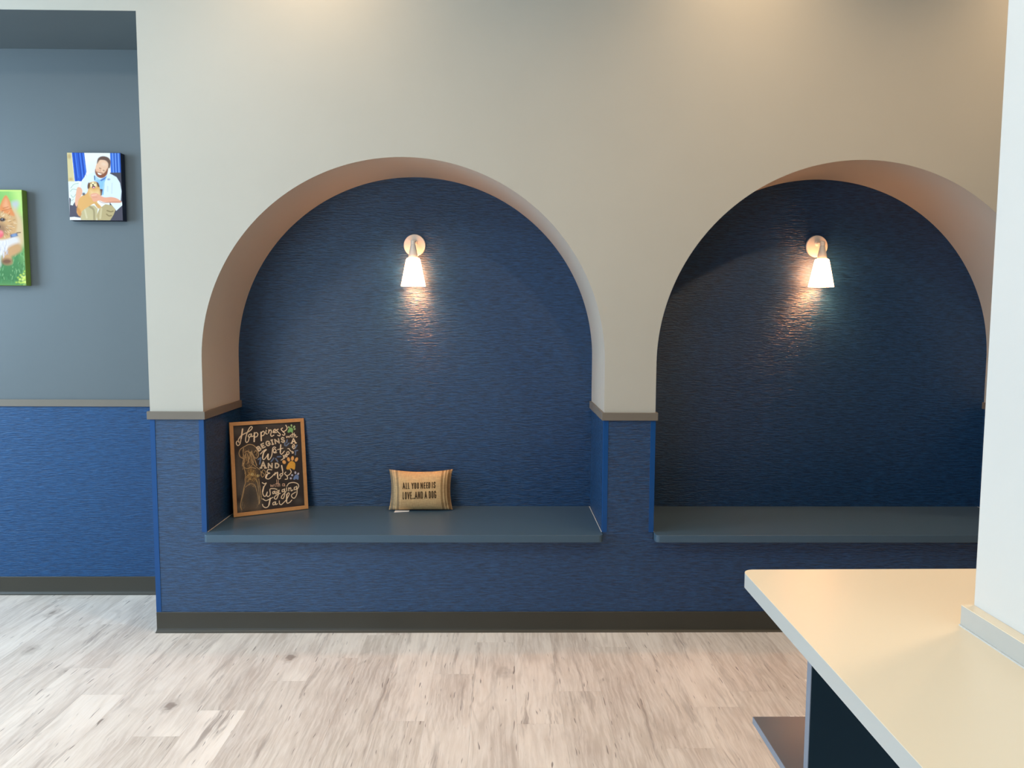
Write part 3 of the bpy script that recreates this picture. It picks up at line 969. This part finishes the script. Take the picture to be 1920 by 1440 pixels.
# ------------------------------------------------------------------ pillow
def pillow():
    root = thing('throw_pillow', 'small burlap pillow reading ALL YOU NEED IS LOVE...AND A DOG', 'pillow', (-0.434, 0.43, ZS1))
    root.rotation_euler = (math.radians(-7), 0, math.radians(1.0))
    W, Hh, T = 0.350, 0.222, 0.052
    P = Painter(256, 162, [(318, 232), (1595, 238), (1582, 1036), (290, 1016)], (202, 164, 118))
    for x, w, c in ((345, 60, (132, 120, 102)), (400, 30, (176, 156, 126)), (432, 16, (206, 178, 138)), (470, 46, (142, 122, 96)), (515, 12, (212, 176, 134)),
                    (1400, 44, (142, 112, 76)), (1442, 16, (214, 182, 138)), (1470, 40, (150, 118, 80)), (1500, 14, (214, 180, 134)), (1535, 52, (118, 84, 52)), (1580, 40, (168, 134, 98))):
        P.stroke([(x, 200), (x - 6 if x < 900 else x + 2, 620), (x, 1060)], c, w, .9, True, .15)
    ink = (34, 20, 14)
    G = {'A': [[(0, 1), (.5, 0), (1, 1)], [(.25, .7), (.75, .7)]], 'L': [[(0, 0), (0, 1), (1, 1)]], 'Y': [[(0, 0), (.5, .5), (1, 0)], [(.5, .5), (.5, 1)]],
         'O': [[(0, .15), (.25, 0), (.75, 0), (1, .15), (1, .85), (.75, 1), (.25, 1), (0, .85), (0, .15)]], 'U': [[(0, 0), (0, .85), (.25, 1), (.75, 1), (1, .85), (1, 0)]],
         'N': [[(0, 1), (0, 0), (1, 1), (1, 0)]], 'E': [[(1, 0), (0, 0), (0, 1), (1, 1)], [(0, .5), (.8, .5)]], 'D': [[(0, 0), (0, 1), (.7, 1), (1, .8), (1, .2), (.7, 0), (0, 0)]],
         'I': [[(.5, 0), (.5, 1)]], 'S': [[(1, .2), (.75, 0), (.25, 0), (0, .2), (.15, .45), (.85, .55), (1, .8), (.75, 1), (.25, 1), (0, .8)]], 'V': [[(0, 0), (.5, 1), (1, 0)]],
         'G': [[(1, .25), (.75, 0), (.25, 0), (0, .2), (0, .8), (.25, 1), (.75, 1), (1, .8), (1, .55), (.6, .55)]], '.': [[(.4, .97), (.6, .97)]]}
    def word(letters, y0, y1, slope):
        for ch, a, b in letters:
            lw = 22
            for pl in G[ch]:
                q = [(a + lw / 2 + x * (b - a - lw), y0 + slope * (a - 570) + lw / 2 + y * (y1 - y0 - lw)) for x, y in pl]
                P.stroke(q, ink, lw, .95, False, .15)
    word([('A', 565, 626), ('L', 636, 672), ('L', 682, 716), ('Y', 756, 812), ('O', 816, 862), ('U', 872, 920), ('N', 950, 1006), ('E', 1020, 1062), ('E', 1072, 1112), ('D', 1116, 1164), ('I', 1190, 1216), ('S', 1226, 1276)], 462, 602, -.022)
    word([('L', 565, 602), ('O', 610, 658), ('V', 662, 722), ('E', 726, 762), ('.', 764, 786), ('.', 786, 806), ('.', 806, 826), ('A', 822, 884), ('N', 890, 944), ('D', 952, 1002), ('A', 1030, 1090), ('D', 1124, 1172), ('O', 1180, 1228), ('G', 1236, 1288)], 656, 804, -.022)
    def shape(sgn):
        def fn(u, v):
            a, b = 2 * u - 1, 1 - 2 * v
            x = W / 2 * a * (1 - .075 * (1 - b * b)) 
            z = Hh / 2 * b * (1 - .13 * (1 - a * a) * np.where(b > 0, 1.0, .12))
            t = T * np.clip((1 - np.abs(a) ** 3.2) * (1 - np.abs(b) ** 3.0), 0, 1) ** .62
            # slack folds near the lower corners
            t = t * (1 - .20 * np.exp(-((np.abs(a) - .86) / .09) ** 2 - ((b + .78) / .12) ** 2))
            t = t + .0012 * np.sin(a * 19 + b * 7) * (1 - a * a) * (1 - b * b)
            return (x, sgn * (t + .0006), z + Hh / 2 + .0045)
        return fn
    print_mesh('cover_front', P, shape(-1), M['burlap'], root)
    Q = Painter(44, 28, [(0, 0), (1, 0), (1, 1), (0, 1)], (196, 166, 128))
    fb = shape(1)
    print_mesh('cover_back', Q, lambda u, v: fb(1 - u, v), M['burlap'], root)
    # care tag under the front seam
    bm = bmesh.new()
    add_box(bm, -0.140, -0.062, -0.046, 0.0, .0006, .0016)
    inv = root.rotation_euler.to_matrix().inverted()
    for v in bm.verts:
        if v.co.x > -.1 and v.co.y < -.03:
            v.co.y += .016
        v.co = inv @ v.co
    o = from_bm('care_tag', bm, M['tag'], root)
    o['label'] = 'white care tag'
pillow()
bpy.context.view_layer.update()

# ------------------------------------------------------------------ canvas prints on the recess wall
def canvas(label, x0, x1, z0, z1, painter, side_mat):
    dep = 0.045
    painter.img *= 0.80
    root = thing('canvas_print', label, 'picture', (x0, D - dep, z0), 'canvas prints on the recess wall')
    b = box('stretched_canvas', 0, x1 - x0, 0.0008, dep - .0005, 0, z1 - z0, side_mat, root, bevel=0.002)
    w, h = x1 - x0, z1 - z0
    print_mesh('printed_picture', painter, lambda u, v: (.0015 + (w - .003) * u, u * 0, h - .0015 - (h - .003) * v), M['print'], root)
    return root

def man_print():
    P = Painter(160, 202, [(135, 135), (1045, 155), (1085, 1298), (180, 1290)], (250, 247, 240))
    P.poly([(130, 130), (215, 135), (265, 630), (155, 630)], (226, 204, 150)); P.ell(175, 200, 30, 40, (190, 150, 96), 0, .6, 6); P.ell(200, 590, 30, 25, (206, 150, 80), 0, .6, 6)
    P.poly([(210, 130), (235, 130), (290, 640), (262, 640)], (250, 240, 214))
    P.ell(560, 400, 90, 100, (236, 240, 246), 0, .7, 20)
    P.poly([(218, 135), (432, 140), (470, 470), (430, 560), (380, 625), (268, 628)], (52, 96, 196))
    for a, b in ((250, 300), (330, 362), (385, 420)):
        P.stroke([(a, 140), (a + 30, 400), (a + 50, 620)], (34, 66, 158), 18, .8)
        P.stroke([(a + 26, 140), (a + 58, 400), (a + 80, 560)], (92, 144, 232), 12, .7)
    P.poly([(872, 140), (1060, 150), (1070, 490), (884, 486)], (62, 112, 206))
    for a in (915, 960, 1010):
        P.stroke([(a, 150), (a + 14, 480)], (134, 170, 236), 16, .8); P.stroke([(a + 26, 150), (a + 36, 480)], (40, 74, 160), 12, .8)
    P.poly([(870, 485), (1070, 485), (1090, 1300), (860, 1300)], (84, 78, 88)); P.poly([(170, 900), (330, 1040), (420, 1300), (180, 1300)], (92, 86, 98))
    P.poly([(160, 640), (340, 620), (330, 860), (230, 1040), (190, 1030), (200, 940), (165, 780)], (236, 240, 226))
    for s in ([(330, 660), (250, 680), (200, 740)], [(300, 770), (230, 760), (190, 800)], [(290, 840), (240, 900), (200, 860)], [(250, 930), (210, 960)]):
        P.stroke(s, (120, 144, 120), 9, .7)
    P.poly([(180, 1240), (260, 1235), (500, 1275), (500, 1300), (180, 1300)], (246, 244, 240))
    # coat
    P.poly([(610, 470), (520, 500), (430, 560), (385, 640), (360, 760), (420, 880), (520, 900), (720, 900), (1050, 960), (1065, 800), (1040, 660), (980, 560), (880, 505), (800, 520), (700, 560)], (232, 238, 248), 1, 2)
    P.poly([(870, 900), (1070, 980), (1078, 1040), (975, 1135), (880, 1010)], (240, 242, 246))
    P.stroke([(905, 660), (900, 840)], (196, 204, 214), 12, .7); P.stroke([(830, 720), (830, 800)], (200, 210, 216), 26, .5)
    P.ell(848, 598, 24, 14, (120, 130, 160), 0, .8, 4)
    P.poly([(600, 520), (640, 560), (700, 600), (820, 540), (780, 640), (760, 860), (700, 880), (600, 700)], (150, 196, 240))
    P.poly([(606, 520), (690, 600), (600, 625)], (176, 210, 244)); P.poly([(700, 610), (815, 545), (780, 600), (720, 630)], (96, 132, 186))
    P.stroke([(605, 540), (610, 600)], (52, 76, 112), 16, .9); P.stroke([(770, 640), (750, 760)], (200, 220, 244), 10, .8)
    P.poly([(690, 760), (745, 765), (730, 870), (690, 880)], (96, 72, 74))
    # head
    P.poly([(655, 300), (690, 255), (760, 245), (835, 290), (850, 390), (820, 480), (770, 540), (690, 545), (630, 480), (620, 410)], (246, 196, 160), 1, 2, True)
    P.poly([(622, 420), (640, 470), (680, 500), (740, 505), (790, 470), (836, 400), (825, 500), (775, 560), (710, 575), (650, 545), (616, 480)], (150, 88, 62), 1, 3, True)
    P.poly([(650, 330), (662, 250), (710, 210), (780, 205), (850, 235), (882, 300), (868, 400), (842, 400), (840, 330), (800, 280), (730, 265), (690, 275)], (112, 84, 72), 1, 3, True)
    P.poly([(660, 482), (700, 500), (730, 515), (700, 522), (668, 510)], (252, 240, 232)); P.stroke([(640, 468), (690, 480), (745, 492)], (128, 70, 50), 12, .8)
    P.ell(700, 408, 14, 7, (110, 70, 56), .4, .9, 3); P.ell(764, 448, 14, 7, (110, 70, 56), .4, .9, 3)
    P.stroke([(722, 410), (700, 448), (716, 462)], (224, 160, 126), 12, .8); P.ell(770, 340, 40, 24, (255, 222, 194), .3, .6, 10); P.ell(660, 440, 20, 16, (240, 160, 130), 0, .6, 8)
    # arms
    P.poly([(310, 735), (375, 740), (400, 800), (380, 870), (330, 960), (300, 1060), (270, 1000), (280, 880)], (246, 180, 146), 1, 2, True)
    # trousers
    P.poly([(360, 1220), (400, 1100), (470, 1040), (600, 1040), (660, 1100), (640, 1298), (370, 1290)], (206, 186, 140), 1, 2); P.poly([(640, 1210), (690, 1090), (790, 1020), (900, 1040), (965, 1110), (930, 1200), (870, 1298), (650, 1298)], (196, 172, 124), 1, 2)
    P.stroke([(520, 1060), (590, 1120), (600, 1280)], (150, 130, 92), 34, .6); P.stroke([(820, 1130), (880, 1150), (920, 1140)], (132, 110, 72), 22, .7); P.stroke([(810, 1190), (850, 1220), (890, 1215)], (132, 110, 72), 20, .7)
    P.stroke([(440, 1120), (470, 1250)], (232, 216, 176), 30, .6); P.stroke([(720, 1100), (700, 1260)], (228, 208, 164), 34, .6)
    # dog
    P.poly([(500, 740), (470, 830), (370, 890), (320, 980), (310, 1100), (300, 1160), (350, 1220), (400, 1130), (520, 1050), (620, 1010), (690, 1080), (720, 1060), (650, 980), (700, 900), (700, 800), (690, 720), (640, 640), (560, 635), (510, 670)], (234, 176, 106), 1, 2, True)
    P.poly([(530, 780), (600, 800), (680, 790), (700, 880), (620, 900), (540, 880)], (250, 212, 154), .8, 12, True); P.poly([(300, 1080), (340, 1090), (380, 1180), (350, 1225), (310, 1170)], (220, 146, 80), .9, 5, True)
    P.ell(585, 690, 58, 50, (248, 222, 170), 0, 1, 4); P.poly([(505, 650), (530, 670), (520, 740), (490, 755), (485, 700)], (110, 76, 52), 1, 3, True); P.poly([(640, 645), (672, 660), (692, 720), (665, 725), (650, 690)], (110, 78, 56), 1, 3, True)
    P.ell(546, 662, 9, 9, (70, 46, 34)); P.ell(612, 660, 9, 9, (70, 46, 34)); P.ell(580, 690, 16, 12, (52, 38, 34)); P.ell(590, 728, 30, 24, (92, 52, 52)); P.ell(592, 735, 20, 14, (236, 160, 164))
    P.ell(420, 845, 26, 24, (70, 62, 62), 0, .9, 4)
    P.poly([(540, 850), (640, 830), (760, 900), (900, 900), (1000, 930), (1065, 985), (1000, 1000), (780, 990), (690, 960), (600, 980), (560, 930)], (244, 172, 138), 1, 2, True)
    P.stroke([(1060, 985), (900, 985), (760, 1000), (690, 970)], (186, 110, 80), 14, .6); P.stroke([(560, 870), (640, 860)], (255, 206, 180), 14, .7); P.stroke([(570, 910), (650, 900)], (216, 140, 108), 8, .6)
    P.poly([(600, 1000), (660, 1010), (700, 1080), (660, 1090)], (226, 170, 104), 1, 3, True)
    return P

def dog_print():
    P = Painter(184, 226, [(-648, 103), (270, 103), (320, 1280), (-598, 1280)], (150, 196, 110))
    P.poly([(-660, 90), (290, 90), (290, 420), (-640, 420)], (160, 206, 112)); P.ell(20, 260, 120, 160, (108, 170, 92), 0, .5, 40); P.stroke([(-650, 108), (280, 108)], (226, 234, 130), 26, .6)
    P.poly([(170, 90), (280, 90), (300, 400), (240, 380)], (206, 232, 130), .8, 25)
    P.poly([(-620, 780), (310, 760), (330, 1300), (-600, 1300)], (84, 138, 84), 1, 40); P.poly([(-620, 1050), (320, 1030), (330, 1300), (-600, 1300)], (70, 122, 74), .8, 40)
    for i in range(260):
        x, y = random.uniform(-600, 320), random.uniform(840, 1275)
        P.stroke([(x, y), (x + random.gauss(0, 8), y - random.uniform(15, 45))], random.choice([(120, 170, 116), (56, 104, 62), (150, 190, 130), (92, 150, 96)]), 9, .6)
    for i in range(40):
        P.ell(random.gauss(285, 36), random.gauss(1215, 45), 13, 11, random.choice([(206, 222, 96), (176, 206, 84), (228, 232, 130)]), 0, .85, 3)
    fur, dk, lt = (212, 164, 112), (142, 100, 66), (238, 212, 176)
    # hind body and far ear
    P.poly([(150, 260), (215, 235), (240, 270), (215, 330), (180, 350)], (196, 190, 194), .9, 10, True); P.poly([(160, 330), (260, 420), (300, 560), (300, 760), (240, 800), (120, 700)], (220, 186, 142), 1, 14, True)
    P.poly([(-30, 690), (150, 660), (240, 720), (180, 860), (30, 920), (10, 1040), (-70, 1060), (-200, 980), (-180, 760)], (226, 214, 206), 1, 10, True)
    P.poly([(120, 800), (230, 760), (270, 840), (200, 900), (150, 930), (150, 1010), (70, 1020), (30, 970), (50, 890)], (204, 156, 108), 1, 8, True); P.ell(90, 985, 58, 36, (112, 76, 58), 0, .9, 8)
    P.poly([(-160, 800), (-230, 760), (-300, 840), (-260, 900), (-200, 1010), (-120, 1010), (-80, 900)], (204, 156, 108), 1, 8, True)
    # head
    P.poly([(20, 320), (90, 300), (170, 370), (215, 480), (200, 620), (120, 700), (-10, 720), (-140, 700), (-220, 620), (-235, 480), (-190, 370), (-110, 300)], fur, 1, 6, True)
    P.poly([(10, 350), (40, 230), (85, 170), (130, 240), (150, 320), (185, 420), (110, 400)], (226, 140, 84), 1, 4, True); P.poly([(50, 300), (85, 210), (115, 280), (120, 340)], (240, 170, 124), .8, 8, True); P.stroke([(50, 330), (110, 310)], (180, 96, 56), 10, .6); P.stroke([(40, 360), (150, 330)], (180, 100, 60), 9, .6)
    P.poly([(-40, 350), (-70, 230), (-115, 170), (-160, 240), (-180, 320), (-210, 420), (-130, 400)], (226, 140, 84), 1, 4, True)
    P.ell(42, 468, 30, 22, (58, 46, 50), 0, 1, 4); P.ell(-110, 468, 30, 22, (58, 46, 50), 0, 1, 4); pass
    P.ell(-20, 590, 110, 90, (150, 112, 84), 0, .9, 14); P.ell(-30, 555, 46, 34, (44, 38, 40)); P.ell(-10, 650, 62, 50, (236, 104, 112), 0, 1, 5); P.ell(20, 625, 26, 20, (248, 140, 140), 0, .8, 6)
    for i in range(170):
        t = random.uniform(0, 2 * math.pi); rr = random.uniform(60, 200)
        x, y = -10 + rr * math.cos(t), 520 + rr * .85 * math.sin(t)
        if y > 560 and abs(x + 10) < 70:
            continue
        P.stroke([(x, y), (x + 26 * math.cos(t), y + 26 * math.sin(t))], random.choice([lt, dk, fur, (230, 190, 140)]), 8, .55)
    for ex_ in (42, -110):
        P.ell(ex_, 468, 30, 21, (60, 46, 48), 0, 1, 5); P.ell(ex_ - 5, 461, 6, 5, (200, 206, 216), 0, .9)
    P.ell(-34, 560, 44, 32, (44, 38, 40), 0, 1, 5)
    P.poly([(130, 655), (215, 630), (225, 668), (140, 690)], (78, 96, 130), 1, 4); P.ell(180, 660, 30, 16, (134, 156, 190), -.2, .9, 4); P.stroke([(215, 630), (255, 625)], (120, 90, 70), 14, .8)
    for i in range(60):
        x, y = random.uniform(-120, 110), random.uniform(720, 900)
        P.stroke([(x, y), (x + random.gauss(0, 10), y + 50)], random.choice([(244, 238, 236), (206, 200, 206), (186, 178, 190)]), 10, .5)
    return P

canvas('canvas photo of a bearded man holding a tan puppy, nearer the arched wall', -2.3110, -2.0265, 2.0745, 2.4310, man_print(), M['side_dark'])
canvas('larger canvas photo of a tan terrier running on green grass', -2.9680, -2.5575, 1.7262, 2.2342, dog_print(), M['side_green'])

# ------------------------------------------------------------------ ceiling downlights (above the frame)
def downlight(label, x, y, power, size=110, blend=0.9, color=WARM, soft=0.035):
    root = thing('recessed_downlight', label, 'ceiling light', (x, y, ZT), 'recessed ceiling downlights')
    bm = bmesh.new()
    add_lathe(bm, [(0.058, -0.0005), (0.075, -0.0005), (0.075, -0.004), (0.058, -0.008), (0.058, -0.0005)], 32, False)
    from_bm('trim_ring', bm, M['white'], root, smooth=40)
    bm = bmesh.new()
    add_lathe(bm, [(0.057, -0.001), (0.057, -0.003)], 32, True)
    from_bm('lens', bm, M['lens'], root)
    l = bpy.data.lights.new('downlight_beam', 'SPOT')
    l.energy = power
    l.color = color
    l.spot_size = math.radians(size)
    l.spot_blend = blend
    l.shadow_soft_size = soft
    o = bpy.data.objects.new('downlight_beam', l)
    o.location = (0, 0, -0.02)
    C.objects.link(o)
    o.parent = root
    return root

downlight('downlight close to the arched wall, over the recess side of the first arch', -0.90, -0.40, 38, 158)
downlight('downlight close to the arched wall, between the two arches', 1.15, -0.40, 38, 150)
downlight('downlight close to the arched wall, over the second arch', 2.75, -0.40, 62, 150)
downlight('downlight over the floor beyond the counter', 1.70, -1.82, 115, 166, 0.6, WARM, 0.10)
downlight('downlight over the front of the counter', 0.45, -2.45, 48, 166, 0.6, (1.0, 0.80, 0.58))


def panel_light(label, x, y, w, h, power, color):
    root = thing('ceiling_panel_light', label, 'ceiling light', (x, y, ZT))
    bm = bmesh.new()
    for a, b, c, d in ((-w / 2 - .03, w / 2 + .03, -h / 2 - .03, -h / 2), (-w / 2 - .03, w / 2 + .03, h / 2, h / 2 + .03),
                       (-w / 2 - .03, -w / 2, -h / 2, h / 2), (w / 2, w / 2 + .03, -h / 2, h / 2)):
        add_box(bm, a, b, c, d, -.022, -.0005)
    from_bm('panel_frame', bm, M['white'], root)
    box('diffuser', -w / 2, w / 2, -h / 2, h / 2, -.010, -.0005, M['lens'], root)
    l = bpy.data.lights.new('panel_glow', 'AREA')
    l.shape = 'RECTANGLE'
    l.size, l.size_y = w, h
    l.energy = power
    l.color = color
    o = bpy.data.objects.new('panel_glow', l)
    o.location = (0, 0, -.024)
    C.objects.link(o)
    o.parent = root
    return root

panel_light('flat ceiling panel light over the waiting area', -2.25, -2.55, 1.2, 0.6, 50, (1.0, 0.95, 0.90))
